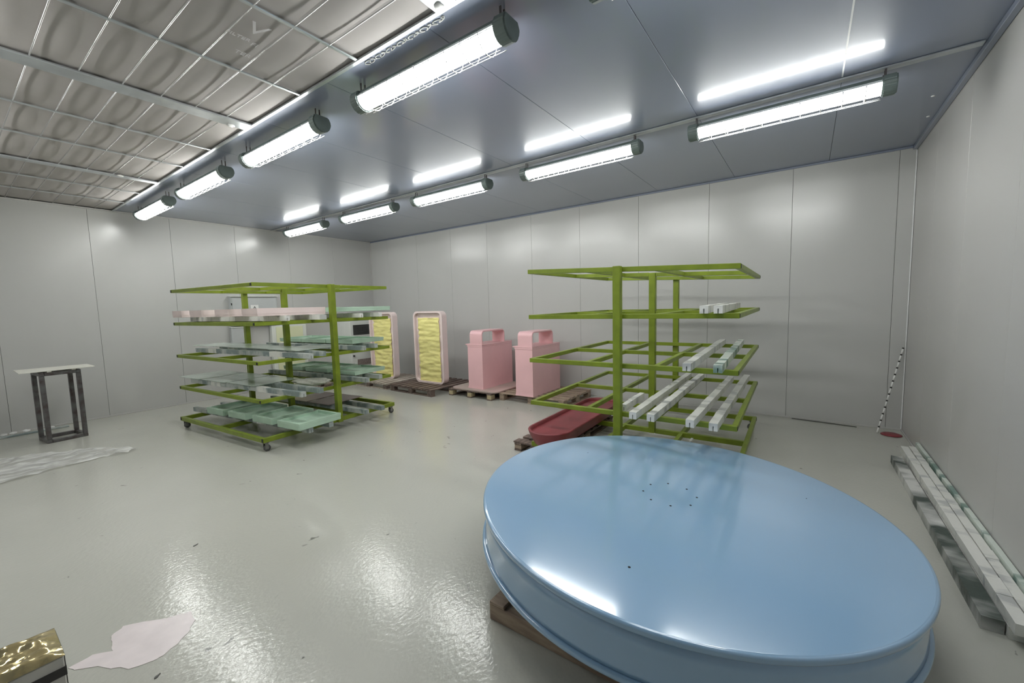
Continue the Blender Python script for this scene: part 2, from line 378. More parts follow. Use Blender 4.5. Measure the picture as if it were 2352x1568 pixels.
# printed lettering on the cloth, faint, seen from the back of the sheet
def text_mesh(body, size, m, name, parent, loc, rot, mirror=False, depth=.0006):
    cu = bpy.data.curves.new(name, 'FONT'); cu.body = body; cu.size = size; cu.extrude = depth
    cu.align_x = 'CENTER'; cu.align_y = 'CENTER'; cu.resolution_u = 3
    tmp = bpy.data.objects.new(name+'_tmp', cu); COL.objects.link(tmp)
    dg = bpy.context.evaluated_depsgraph_get(); dg.update()
    me = bpy.data.meshes.new_from_object(tmp.evaluated_get(dg)); bpy.data.objects.remove(tmp); bpy.data.curves.remove(cu)
    me.materials.clear(); me.materials.append(m)
    if mirror:
        for v in me.vertices: v.co.x *= -1
        me.flip_normals()
    o = bpy.data.objects.new(name, me); COL.objects.link(o); o.parent = parent; o.location = loc; o.rotation_euler = rot
    return o
text_mesh('V', .17, M_lettering, 'lettering', filt, (-2.66, 1.245, -.0125), (PI, 0, PI/2))
text_mesh('FI', .055, M_lettering, 'lettering', filt, (-2.82, 1.295, -.0135), (PI, 0, PI/2))
text_mesh('FILTER', .045, M_lettering, 'lettering', filt, (-2.80, 1.20, -.0135), (PI, 0, PI/2))
text_mesh('TER', .055, M_lettering, 'lettering', filt, (-2.97, 1.29, -.0135), (PI, 0, PI/2))

# ================================================================== ceiling rail over the second lamp row
tag(link('ceiling_rail', box(LX+.03, RX-.05, 4.15, 4.215, H-.014, H-.0015, .003), M_alu),
    'long flat metal rail fixed across the ceiling above the lamp row nearer the back wall', 'rail')
pts_ = []
for k in range(120):
    u_ = k/119; pts_.append((-2.48+.75*u_ + .02*math.sin(k*1.1), 1.845+.014*math.sin(k*.74)+.01*noise.noise(Vector((k*.3, 0, 0))), -.004))
link('sealant_bead', tube(pts_, .0035, 5), M_sealant, filt, True)

# ================================================================== lamps
LL = 1.24
def make_lamp():
    t = thing('tube_lamp', 'x', 'lamp')
    hw = LL/2
    # half-round glowing cover, extruded along x
    prof = [(.062*math.cos(a), -.052*math.sin(a)) for a in [PI*k/10 for k in range(11)]]
    prof = [(.062, .015)] + prof + [(-.062, .015)]
    cover = link('lamp_cover', prism([(y, z) for y, z in prof], -hw, hw, axis='x'), M_lamp, t)
    for p in cover.data.polygons: p.use_smooth = False
    # white reflector wings
    bm = prism([(-.064, .0155), (.064, .0155), (.054, .0345), (-.054, .0345)], -hw-.005, hw+.005, axis='x')
    link('reflector', bm, M_reflector, t)
    bm = prism([(-.05, .035), (.05, .035), (.038, .062), (-.038, .062)], -hw, hw, axis='x')
    link('housing', bm, M_house, t)
    for s in (-1, 1):
        link('clip_strip', box(-hw, hw, min(s*.0622, s*.0650), max(s*.0622, s*.0650), .006, .0105), M_house, t)
    for s in (-1, 1):
        pr = [(.080*math.cos(a), .045+(.045 if 0 < a < 0 else 0)-.112*max(0, math.sin(a))) for a in [PI*k/8 for k in range(9)]]
        bm = prism([(-.060, .062), (.060, .062)]+[(.080*math.cos(a), .02-.088*math.sin(a)) for a in [PI*k/8 for k in range(9)]],
                   min(s*hw, s*(hw+.085)), max(s*hw, s*(hw+.085)), axis='x')
        bmesh.ops.bevel(bm, geom=[e for e in bm.edges if e.calc_length() > .01], offset=.008, segments=2, affect='EDGES')
        link('end_cap', bm, M_house, t)
        bm = bmesh.new()
        add_box(bm, s*(hw+.02)-.018, s*(hw+.02)+.018, -.03, .03, .062, .072)
        add_box(bm, s*(hw+.02)-.006, s*(hw+.02)+.006, -.020, -.014, .072, .130)
        add_box(bm, s*(hw+.02)-.006, s*(hw+.02)+.006, .014, .020, .072, .130)
        link('bracket', bm, M_steel, t)
    for k in range(9):
        x = -hw+.09+k*(LL-.18)/8
        pts = [(x, .088*math.cos(a), .006-.090*math.sin(a)) for a in [PI*j/10 for j in range(11)]]
        link('guard_ring', tube(pts, .0032, 5), M_wire, t, True)
    for yy, zz in ((0, -.087), (.066, -.055), (-.066, -.055)):
        link('guard_rod', tube([(-hw, yy, zz), (hw, yy, zz)], .0022, 4), M_wire, t, True)
    return t
lamp0 = make_lamp()
xs1 = [-0.20, -2.07, -3.97, -5.86, -7.72]
xs2 = [-0.23, -2.08, -3.98, -5.78, -7.69]
order = ['nearest the right wall', 'second from the right wall', 'third from the right wall', 'fourth from the right wall', 'nearest the left wall']
def dup(root, loc, label, group=None, rot=None):
    r = root.copy(); COL.objects.link(r); r.location = loc; r['label'] = label
    if rot is not None: r.rotation_euler = rot
    if group: r['group'] = group
    for ch in root.children:
        c = ch.copy(); COL.objects.link(c); c.parent = r
        for g in ch.children:
            d = g.copy(); COL.objects.link(d); d.parent = c
    return r
first = True
LZ = 3.112
for ys, xs, nm in ((1.985, xs1, 'lit caged tube lamp in the row beside the cloth filter, '), (4.185, xs2, 'lit caged tube lamp on the rail nearer the back wall, ')):
    for x, o_ in zip(xs, order):
        if first: lamp0.location = (x, ys, LZ); lamp0['label'] = nm+o_; lamp0['group'] = 'caged tube lamps under the ceiling'; first = False
        else: dup(lamp0, (x, ys, LZ), nm+o_, 'caged tube lamps under the ceiling')
for ys, nm in ((-0.215, 'lit caged tube lamp behind the viewer, '),):
    for x, o_ in ((xs1[2], order[2]), (xs1[3], order[3])): dup(lamp0, (x, ys, LZ), nm+o_, 'caged tube lamps under the ceiling')

# ================================================================== racks
def make_rack(name, label, cx, cy_, th, U, V, zs, tilt=0.0, base_grow=0.0, shift=None):
    t = thing(name, label, 'rack', (cx, cy_, 0), th)
    T = 0.042; hh = 0.042
    plug = None
    for ti, z in enumerate(zs):
        gu = base_grow if ti == len(zs)-1 else 0
        u, v = U/2+gu, V/2+gu
        hz = hh if ti < len(zs)-1 else .052
        def z_at(vv): return (tilt*vv if ti == 0 else 0)
        def rail(nm, u0, u1, v0, v1):
            bm = bmesh.new(); add_box(bm, u0, u1, v0, v1, -hz, 0)
            bmesh.ops.bevel(bm, geom=bm.edges[:], offset=.0025, segments=1, affect='EDGES')
            for vt in bm.verts: vt.co.z += z + z_at(vt.co.y)
            return link(nm, bm, M_green, t)
        for s in (-1, 1):
            rail('long_rail', -u+T+.001, u-T-.001, min(s*v, s*(v-T)), max(s*v, s*(v-T)))
            rail('short_rail', min(s*u, s*(u-T)), max(s*u, s*(u-T)), -v, v)
            if ti < len(zs):
                rail('cross_rail', -u+T+.001, -.036, s*V/6-T/2+(0), s*V/6+T/2)
                rail('cross_rail', .036, u-T-.001, s*V/6-T/2, s*V/6+T/2)
            for s2 in (-1, 1):
                bm = box(-T/2+.006, T/2-.006, -.0015, .0015, -hz/2+.006, hz/2-.006)
                link('end_plug', bm, M_black, t, loc=(s2*(u-T/2), s*(v+.001), z-hz/2+z_at(s*v)))
        for s in (-1, 1):
            a, b = (.036, v-T-.001) if s > 0 else (-v+T+.001, -.036)
            rail('centre_rail', -T/2, T/2, a, b)
    P = .034
    top = zs[0]+.004
    for uu in (-U/2-P-.001, 0, U/2+P+.001):
        bot = zs[-1]-.05
        bm = box(uu-P, uu+P, -P, P, bot, (zs[0]-.002 if uu == 0 else top), .004)
        link('post', bm, M_green, t)
    gu = base_grow
    for s in (-1, 1):
        for s2 in (-1, 1):
            c = link('caster', box(-.028, .028, -.028, .028, -.010, 0, .002), M_caster, t, loc=(s*(U/2+gu-.045), s2*(V/2+gu-.045) - (.31 if shift == (s, s2) else 0), zs[-1]-.053))
            bm = bmesh.new(); h0 = -(zs[-1]-.053)
            add_box(bm, -.026, -.022, -.018, .018, h0+.030, -.010); add_box(bm, .022, .026, -.018, .018, h0+.030, -.010)
            link('caster_fork', bm, M_caster, c)
            bm = lathe([(0, -.016), (.034, -.016), (.038, -.010), (.038, .010), (.034, .016), (0, .016)], 20)
            bmesh.ops.rotate(bm, matrix=Matrix.Rotation(PI/2, 3, 'Y'), verts=bm.verts)
            link('caster_wheel', bm, M_rubber, c, True, loc=(0, .012, h0+.0385))
    return t
R1 = dict(cx=-6.102, cy=2.942, th=0.074)
rack1 = make_rack('storage_rack', 'green steel rack on casters loaded with trays and sheets, left of the room', -6.102, 2.942, 0.074,
                  2.101, 1.91, [1.923, 1.48, 1.037, .598, .163], base_grow=.02)
rack2 = make_rack('storage_rack', 'green steel rack behind the blue disc carrying only white wrapped bars', -1.402, 4.652, PI/2+.021,
                  2.14, 1.913, [1.910, 1.490, 1.042, .597, .160], tilt=.042, shift=(-1, 1))

# ------------------------------------------------------------------ wrapped bars
def make_bar(label, p0, p1, zb, wd=.062, ht=.06, m=M_wrap, group=None, wraps=2, name='wrapped_bar', capmat=None, slot=True):
    """p0 near end, p1 far end (world xy); zb underside"""
    a, b = Vector((*p0, 0)), Vector((*p1, 0)); d = b-a; L = d.length
    t = thing(name, label, 'bar', (a.x, a.y, zb), math.atan2(d.y, d.x), group)
    if slot:   # channel section: a narrow slot runs into the near end
        pts = [(-wd/2, 0), (-.004, 0), (-.004, ht*.62), (.004, ht*.62), (.004, 0), (wd/2, 0), (wd/2, ht), (-wd/2, ht)]
    else: pts = [(-wd/2, 0), (wd/2, 0), (wd/2, ht), (-wd/2, ht)]
    n = max(4, int(L/.12)); bm = bmesh.new(); rings = []
    sd = random.random()*50
    for i in range(n+1):
        x = L*i/n; dy = .0025*noise.noise(Vector((x*5, sd, 0))); dz = .003*max(0, noise.noise(Vector((x*6, sd, 9))))
        rings.append([bm.verts.new((x, y+dy, z+(dz if z > ht*.8 else 0))) for y, z in pts])
    k = len(pts)
    for A, B in zip(rings, rings[1:]):
        for i in range(k): bm.faces.new((A[i], A[(i+1) % k], B[(i+1) % k], B[i]))
    bm.faces.new(rings[0][::-1]); bm.faces.new(rings[-1])
    bmesh.ops.recalc_face_normals(bm, faces=bm.faces[:])
    link('bar_body', bm, m, t)
    for q in range(wraps):
        x = L*(q+random.uniform(.25, .75))/wraps; l2 = random.uniform(.05, .16)
        bm = ring([(-wd/2-.002, 0), (wd/2+.002, 0), (wd/2+.002, ht+.003), (-wd/2-.002, ht+.003)],
                  [(-wd/2+.002, .001), (wd/2-.002, .001), (wd/2-.002, ht-.001), (-wd/2+.002, ht-.001)], x-l2, x+l2)
        bmesh.ops.rotate(bm, matrix=Matrix(((0, 0, 1), (1, 0, 0), (0, 1, 0))), verts=bm.verts)
        link('paper_wrap', bm, random.choice([M_wrap, m]), t)
    return t
G2 = 'white wrapped bars on the rack behind the blue disc'
make_bar('white wrapped bar on the second shelf of the emptier rack, left one of the pair', (-.66, 3.50), (-.80, 5.55), 1.492, group=G2)
make_bar('white wrapped bar on the second shelf of the emptier rack, right one of the pair', (-.555, 3.48), (-.68, 5.55), 1.492, group=G2)
make_bar('white and grey wrapped bar on the middle shelf of the emptier rack', (-.76, 3.40), (-.85, 5.72), 1.044, group=G2, m=M_wrap)
make_bar('green-striped bar on the middle shelf of the emptier rack, near its open side', (-.54, 3.41), (-.65, 5.72), 1.044, group=G2, m=M_wrapg)
make_bar('white wrapped bar on the fourth shelf beside the front post of the emptier rack', (-1.19, 3.40), (-1.23, 5.66), .599, group=G2)
make_bar('white wrapped bar on the fourth shelf, second full-length one from the front post', (-1.04, 3.40), (-1.08, 5.66), .599, group=G2)
make_bar('white wrapped bar on the fourth shelf, second from the open right side', (-.73, 3.39), (-.74, 5.62), .599, group=G2)
make_bar('white wrapped bar with a split end, outermost on the right of the fourth shelf', (-.56, 3.38), (-.59, 5.80), .599, group=G2)
make_bar('short white bar just behind the front post on the fourth shelf of the emptier rack', (-1.35, 3.62), (-1.37, 4.20), .599, wd=.045, group=G2, wraps=1)
make_bar('thin pale strip lying along the base of the emptier rack', (-.91, 3.95), (-.93, 4.44), .162, wd=.022, ht=.02, group=G2, wraps=1, slot=False)

G1 = 'carrier bars under the trays on the loaded rack'
tn = {0: 'top', 1: 'second', 2: 'middle', 3: 'fourth', 4: 'base'}
z1 = [1.923, 1.48, 1.037, .598, .163]
b1 = {1: [((-4.93, 2.40), (-7.20, 2.17)), ((-4.80, 2.78), (-7.2, 2.56)), ((-4.98, 3.42), (-7.2, 3.2)), ((-4.97, 3.72), (-7.2, 3.52))],
      2: [((-4.67, 2.51), (-7.2, 2.20)), ((-4.78, 2.73), (-7.2, 2.50)), ((-4.87, 3.36), (-7.1, 3.12)), ((-5.01, 3.65), (-7.1, 3.45))],
      3: [((-4.72, 2.42), (-7.24, 2.12)), ((-4.75, 2.65), (-7.2, 2.42)), ((-4.85, 3.37), (-7.1, 3.12)), ((-4.93, 3.64), (-7.1, 3.45))],
      4: [((-4.71, 2.47), (-7.32, 2.14)), ((-4.72, 2.73), (-7.3, 2.48)), ((-4.86, 3.34), (-7.1, 3.12)), ((-4.85, 3.59), (-7.1, 3.42))]}
where = ['front-most', 'second from the front', 'third from the front', 'rear-most']
for ti, L in b1.items():
    for k, (p0, p1) in enumerate(L):
        make_bar(f'{"grey" if ti != 1 else "white"} bar on the {tn[ti]} shelf of the loaded rack, {where[k]}', p0, p1, z1[ti]+.002,
                 wd=.058, ht=.058, m=M_wrapgrey if ti != 1 else M_wrap, group=G1, wraps=2 if ti > 1 else 3, slot=(k % 2 == 0))

# ------------------------------------------------------------------ trays and sheets on the loaded rack
def make_tray(label, x0, x1, y0, y1, zb, ht, ang, m, group, rim=.03, name='shallow_tray', depth=.7):
    cx, cyy = (x0+x1)/2, (y0+y1)/2; wd, dp = x1-x0, y1-y0
    t = thing(name, label, 'tray', (cx, cyy, zb), ang, group)
    link('base_plate', box(-wd/2+.002, wd/2-.002, -dp/2+.002, dp/2-.002, 0, ht*(1-depth), .002), m, t)
    o = [(-wd/2, -dp/2), (wd/2, -dp/2), (wd/2, dp/2), (-wd/2, dp/2)]
    i = [(-wd/2+rim, -dp/2+rim), (wd/2-rim, -dp/2+rim), (wd/2-rim, dp/2-rim), (-wd/2+rim, dp/2-rim)]
    link('rim', ring(o, i, ht*(1-depth)-.001 if ht > .05 else 0.003, ht), m, t)
    return t
def make_sheet(label, x0, x1, y0, y1, zb, ang, m, group, th=.006):
    cx, cyy = (x0+x1)/2, (y0+y1)/2; wd, dp = x1-x0, y1-y0
    o = link('flat_sheet', box(-wd/2, wd/2, -dp/2, dp/2, 0, th, .001), m, None, loc=(cx, cyy, zb), rot=(0, 0, ang))
    return tag(o, label, 'sheet', group)
A1 = .11
ordn = ['nearest the near post', 'second from the near post', 'third from the near post', 'at the far left end']
for k, x in enumerate((-5.38, -6.02, -6.72, -7.22)):
    make_tray(f'long pale pink tray on the loaded rack, {ordn[k]}', x, x+(.36 if k < 3 else .30), 2.10-.05*k, (2.93, 2.86, 2.84, 2.76)[k], z1[1]+.066, .09, .05, M_pinkpale,
              'pale pink trays on the second shelf', rim=.02)
for k, (x0, x1, y0) in enumerate(((-5.13, -4.70, 2.29), (-5.67, -5.25, 2.24), (-6.21, -5.80, 2.17), (-6.72, -6.30, 2.10))):
    make_tray(f'pale green recessed tray on the base of the loaded rack, {ordn[k]}', x0, x1, y0, y0+.56, z1[4]+.066, .078, A1, M_tray,
              'pale green trays on the rack base', rim=.035, depth=.4)
for k, (x0, x1, y0) in enumerate(((-6.30, -5.66, 2.23), (-6.97, -6.33, 2.15), (-7.62, -7.00, 2.08))):
    make_sheet(f'thin grey-green sheet on the fourth shelf of the loaded rack, {["nearest the cloth bundle", "middle one of three", "at the left end"][k]}', x0, x1, y0, y0+(.60 if k == 0 else .62), z1[3]+.065, A1*.9, M_glassgreen,
               'grey-green sheets on the fourth shelf')
for k, (x0, x1, y0) in enumerate(((-5.73, -5.11, 2.52), (-6.40, -5.74, 2.48), (-7.07, -6.42, 2.40), (-7.74, -7.09, 2.33))):
    make_sheet(f'thin grey-green sheet on the middle shelf of the loaded rack, {ordn[k]}', x0, x1, y0, y0+(.62, .36, .46, .44)[k], z1[2]+.065+.0*k, A1*.9, M_glassgreen,
               'grey-green sheets on the middle shelf')
for k, (x0, x1) in enumerate(((-5.88, -5.30), (-6.50, -5.92), (-7.08, -6.53))):
    make_tray(f'pale green tray on the back half of the middle shelf, {ordn[k]}', x0, x1, 3.41-.05*k, 4.0-.05*k, z1[2]+.066, .055, A1, M_tray,
              'pale green trays at the back of the middle shelf', depth=.4)
    make_tray(f'grey-green tray on the back half of the fourth shelf, {ordn[k]}', x0+.16, x1+.10, 3.36-.05*k, 3.92-.05*k, z1[3]+.066, .055, A1, M_tray,
              'grey-green trays at the back of the fourth shelf', depth=.4)
make_tray('pale green long tray on the back half of the second shelf of the loaded rack', -5.75, -5.10, 3.12, 4.0, z1[1]+.09, .06, .05, M_tray, None, depth=.4)
make_sheet('mauve sheet on the rack base behind the near post', -6.08, -5.60, 3.17, 3.78, z1[4]+.066, A1, M_mauve, 'mauve sheets on the rack base')
make_sheet('mauve sheet on the rack base, left of the other mauve one', -6.60, -6.12, 3.12, 3.72, z1[4]+.066, A1, M_mauve, 'mauve sheets on the rack base')
# crumpled cloth
bm = bmesh.new(); bmesh.ops.create_icosphere(bm, subdivisions=4, radius=1)
for v in bm.verts:
    f_ = 1+.32*noise.noise(v.co*1.7)+.14*noise.noise(v.co*5+Vector((3, 1, 2)))
    v.co = Vector((v.co.x*.27*f_, v.co.y*.13*f_, max(-.9, v.co.z)*.045*f_))
zmin = min(v.co.z for v in bm.verts)
tag(link('crumpled_cloth', bm, M_cloth, None, True, loc=(-5.36, 2.88, z1[3]-zmin+.004), rot=(0, 0, .4)),
    'crumpled off-white cloth bundle on the fourth shelf of the loaded rack', 'cloth')

# ================================================================== blue disc
DC = Vector((-.626, 2.46, .44)); nrm = Vector((.044, .016, 1)).normalized(); RD, TD = 1.118, .248
q = Vector((0, 0, 1)).rotation_difference(nrm)
disc = thing('round_disc', 'large glossy light blue round disc lying on a pallet in the foreground', 'disc', DC - nrm*TD, rot=q.to_euler())
DOME = .019
def dome(r): return TD-.002+DOME*(1-(r/RD)**2)
prof = [(r_, dome(r_)) for r_ in (0, .1, .2, .3, .4, .5, .6, .7, .8, .88, .95, 1.0, 1.03, 1.05, 1.065, 1.08, RD-.016, RD-.0130)]
for k in range(9):
    a = PI/2*k/8; prof.append((RD-.0125+.0125*math.sin(a), TD-.0145+.0125*math.cos(a)))
prof += [(RD, TD-.024), (RD-.002, TD-.029), (RD-.010, TD-.032), (RD-.045, TD-.032), (RD-.05, TD-.05), (0, TD-.05)]
link('top_plate', lathe(prof, 160), M_blue, disc, True)
prof = [(RD-.06, TD-.034), (RD-.017, TD-.034), (RD-.018, TD-.09), (RD-.020, .045), (RD-.014, .032), (RD-.06, .030), (RD-.06, TD-.034)]
link('skirt', lathe(prof, 160), M_blue, disc, True)
prof = [(RD-.10, .029), (RD-.014, .029)]
for k in range(9):
    a = PI/2-PI*k/8; prof.append((RD-.012+.014*math.cos(a), .0145+.0145*math.sin(a)))
prof += [(RD-.10, 0), (RD-.10, .029)]
link('bottom_flange', lathe(prof, 160), M_blue, disc, True)
def on_disc(p):   # world xy -> point on the disc's top in disc coordinates
    inv = Matrix.Translation(disc.location) @ q.to_matrix().to_4x4()
    c = inv.inverted() @ Vector((p[0], p[1], DC.z-(nrm.x*(p[0]-DC.x)+nrm.y*(p[1]-DC.y))/nrm.z))
    return c
def cam_to_disc(px, py):
    d = r2*(px-1176)/F - u2*(py-784)/F + fwd; o = Vector((0, 0, 1.6))
    t = (DC-o).dot(nrm)/d.dot(nrm); return o+d*t
HOLES = [(-0.773, 2.39), (-0.765, 2.507), (-0.681, 2.588), (-0.568, 2.577), (-0.495, 2.5), (-0.503, 2.378), (-0.592, 2.303), (-0.702, 2.308), (-0.594, 1.652), (-1.317, 2.779), (0.027, 2.909)]
for k, (hx, hy) in enumerate(HOLES):
    c = on_disc((hx, hy)); r_ = .0062 if k < 9 else .003
    link('bolt_hole', lathe([(0, .0006), (r_, .0006), (r_, -.004), (0, -.004)], 12), M_hole, disc, loc=(c.x, c.y, dome(math.hypot(c.x, c.y))+.0004))

# ================================================================== pallets
def make_pallet(label, cx, cy_, wx, dy, ang=0, boards_along='x', nb=6, m=M_wood, mb=None, h=.128, group='wooden pallets along the back wall', gap=.35, blocks=True):
    t = thing('wooden_pallet', label, 'pallet', (cx, cy_, 0), ang, group)
    mb = mb or m
    L, W_ = (wx, dy) if boards_along == 'x' else (dy, wx)
    rotm = Matrix.Identity(3) if boards_along == 'x' else Matrix.Rotation(PI/2, 3, 'Z')
    def put(nm, bm, mm):
        bmesh.ops.rotate(bm, matrix=rotm, verts=bm.verts); return link(nm, bm, mm, t)
    pitch = W_/nb; bw = pitch*(1-gap)
    for k in range(nb):
        y = -W_/2+bw/2+(W_-bw)*k/(nb-1)
        j = random.uniform(-.006, .006)
        put('deck_board', box(-L/2+j, L/2+j, y-bw/2, y+bw/2, h-.018, h+random.uniform(-.002, .0), .002), m)
    for s in (-1, 0, 1):
        x = s*(L/2-.05)
        put('stringer', box(x-.045, x+.045, -W_/2, W_/2, h-.037, h-.019, .002), m)
        for s2 in (-1, 0, 1):
            y = s2*(W_/2-.06)
            put('block', box(x-.045, x+.045, y-.055, y+.055, .019, h-.038, .003), mb)
        put('bottom_board', box(x-.045, x+.045, -W_/2, W_/2, 0, .018, .002), m)
    return t
PH = .128
make_pallet('dark slatted pallet under the left yellow-faced panel, partly behind the loaded rack', -7.27, 5.55, 1.2, 1.02, 0, 'y', 8, M_woodb, M_woodd)
make_pallet('dark slatted pallet under the right yellow-faced panel', -5.97, 5.60, 1.18, 1.12, -.03, 'y', 8, M_woodd)
make_pallet('pallet with pale blocks and a rounded board on it, under the left pink bin', -4.77, 5.86, .98, 1.08, 0, 'x', 6, M_woodd, M_block)
make_pallet('brown slatted pallet under the right pink bin', -3.59, 5.94, 1.24, .98, .0, 'x', 7, M_wood, M_wood)
make_pallet('low dark pallet in the left back corner beside the white cabinet', -8.20, 4.98, .62, .9, 0, 'y', 5, M_woodb, M_woodd)
sk = thing('timber_skid', 'low timber skid of three squared beams under the large blue disc', 'skid', (-.62, 2.35, 0))
for y_ in (-.78, 0, .78):
    link('beam', box(-.66, .66, y_-.045, y_+.045, 0, .085, .004), M_wood, sk)
for x_ in (-.61, -.20, .20, .61):
    link('cross_board', box(x_-.045, x_+.045, -.83, .83, .086, .104, .003), M_wood, sk)
make_pallet('weathered pallet under the dark red basin, beside the emptier rack', -2.325, 4.36, .55, 1.50, 0, 'x', 9, M_woodd, M_wood, h=.103, group='pallets standing clear of the walls')
for nm, x, y, lab in (('a', -1.15, 2.30, 'left'), ('b', -.60, 2.30, 'middle')):
    hb = DC.z-TD-(nrm.x*(x-DC.x)+nrm.y*(y-DC.y)) - .105 - .008
    tag(link('timber_batten', box(-.04, .04, -.5, .5, 0, hb, .004), M_wood, None, loc=(x, y, .1055)),
        f'squared timber batten between the blue disc and its pallet, {lab} one', 'timber')
# rounded board on the pallet
tag(link('rounded_board', prism(rrect(1.04, 1.00, .13), 0, .02), M_sheet, None, loc=(-4.70, 5.82, PH+.002)),
    'pinkish board with rounded corners lying on the pallet under the left pink bin', 'board')

# ================================================================== pink bins with arch handles
def make_bin(label, x, y, zb, hb=.765, dy=.88):
    """x = right side, y = front face"""
    t = thing('pink_bin', label, 'bin', (x, y, zb), 0, 'pink bins by the back wall')
    wd = .33
    bm = bmesh.new()
    # body tapers very slightly, foot flares
    sec = [(0, .012), (.03, .004), (.06, .0), (hb-.03, .0), (hb-.028, .008), (hb-.002, .008)]
    rings = []
    for z, g in sec:
        rings.append([bm.verts.new(p) for p in ((-wd-g, -g*.6, z), (g*.3, -g*.6, z), (g*.3, dy, z), (-wd-g, dy, z))])
    for A, B in zip(rings, rings[1:]):
        for i in range(4): bm.faces.new((A[i], A[(i+1) % 4], B[(i+1) % 4], B[i]))
    bm.faces.new(rings[0][::-1]); bm.faces.new(rings[-1])
    link('body', bm, M_pink, t)
    link('lid', box(-wd-.045, .006, -.008, dy+.004, hb-.001, hb+.018, .003), M_pink, t)
    # arch handle
    L0, L1, hh, r, th = 0.0, .66, .235, .075, .022
    def arc(o):
        pts = [(L0+o, 0)]
        rr = r-o
        for k in range(7): a = PI-PI/2*k/6; pts.append((L0+o+rr+rr*math.cos(a), hh-o-rr+rr*math.sin(a)))
        for k in range(7): a = PI/2-PI/2*k/6; pts.append((L1-o-rr+rr*math.cos(a), hh-o-rr+rr*math.sin(a)))
        pts.append((L1-o, 0)); return pts
    po, pi_ = arc(0), arc(th)
    bm = bmesh.new(); n = len(po)
    V = [[bm.verts.new((xx, a, b)) for a, b in P] for P in (po, pi_) for xx in (-.275, 0)]
    o0, o1, i0, i1 = V
    for k in range(n-1):
        bm.faces.new((o0[k], o0[k+1], o1[k+1], o1[k])); bm.faces.new((i0[k], i1[k], i1[k+1], i0[k+1]))
        bm.faces.new((o0[k], i0[k], i0[k+1], o0[k+1])); bm.faces.new((o1[k], o1[k+1], i1[k+1], i1[k]))
    for k in (0, n-1): bm.faces.new((o0[k], o1[k], i1[k], i0[k]))
    bmesh.ops.recalc_face_normals(bm, faces=bm.faces[:])
    bmesh.ops.bevel(bm, geom=[e for e in bm.edges if abs(e.verts[0].co.x-e.verts[1].co.x) < 1e-5 and e.calc_length() > .001 and len(e.link_faces) == 2 and abs(e.link_faces[0].normal.dot(e.link_faces[1].normal)) < .1], offset=.004, segments=2, affect='EDGES')
    link('arch_handle', bm, M_pink, t, loc=(0, 0.0, hb+.019))
    return t
make_bin('pink bin with arched handle standing on the rounded board, the left of two', -4.53, 5.43, PH+.023)
make_bin('pink bin with arched handle standing directly on pallet slats, the right of two', -3.50, 5.42, PH+.001, hb=.785)

# ================================================================== yellow-faced panels
def make_panel(label, x0, x1, y, zt, lean=0.0, seed=1):
    wd = x1-x0; ht = zt-PH-.002
    t = thing('masked_panel', label, 'panel', ((x0+x1)/2, y, PH+.002), lean, 'yellow-faced panels by the back wall')
    sh = [(a, b+ht/2) for a, b in rrect(wd, ht, .11, 8)]; shi = [(a, b+ht/2) for a, b in rrect(wd-.07, ht-.07, .085, 8)]
    link('frame', ring(sh, shi, 0, .13, axis='y'), M_pinkpale, t)
    link('backing', prism([(a*.998, b) for a, b in shi], .055, .11, axis='y'), M_pinkpale, t)
    # wrinkled film
    nx, nz = 26, 70; bm = bmesh.new(); g = []
    for j in range(nz+1):
        v = j/nz
        l = -.5+.10+.03*noise.noise(Vector((0, v*9, seed)))+.02*noise.noise(Vector((1, v*30, seed)))
        r = .5-.10+.03*noise.noise(Vector((5, v*8, seed)))+.02*noise.noise(Vector((6, v*28, seed)))
        for i in range(nx+1):
            u = i/nx; x = (l+(r-l)*u)*(wd-.07); z = .022+v*(ht-.15)+.012*noise.noise(Vector((u*4, 3*(v > .5), seed)))*(1 if j in (0, nz) else .3)
            yy = .044+.022*noise.noise(Vector((u*2.2, v*22, seed)))+.008*noise.noise(Vector((u*6, v*40, seed*3)))
            g.append(bm.verts.new((x, yy-.012, z)))
    for j in range(nz):
        for i in range(nx):
            a = j*(nx+1)+i; bm.faces.new((g[a], g[a+1], g[a+nx+2], g[a+nx+1]))
    o = link('masking_film', bm, M_yellow, t, True)
    so = o.modifiers.new('thick', 'SOLIDIFY'); so.thickness = .002
    # pale film edge strips either side
    for s in (-1, 1):
        bm = bmesh.new(); g = []
        for j in range(nz+1):
            v = j/nz
            for i in range(5):
                u = i/4; x = s*((.5-.012)-(.12)*u)*(wd-.07)
                yy = .050+.014*noise.noise(Vector((u*2+s, v*24, seed)))-.004*u
                g.append(bm.verts.new((x, yy, .022+v*(ht-.10))))
        for j in range(nz):
            for i in range(4):
                a = j*5+i; bm.faces.new((g[a], g[a+1], g[a+6], g[a+5]))
        bmesh.ops.recalc_face_normals(bm, faces=bm.faces[:])
        link('film_edge', bm, M_pinkpale, t, True)
    return t
make_panel('upright pale pink panel faced with wrinkled yellow film, half hidden by the loaded rack', -7.73, -6.94, 5.48, 1.515, seed=3)
make_panel('upright pale pink panel faced with wrinkled yellow film, standing clear between rack and pink bins', -6.31, -5.52, 5.48, 1.52, seed=8)

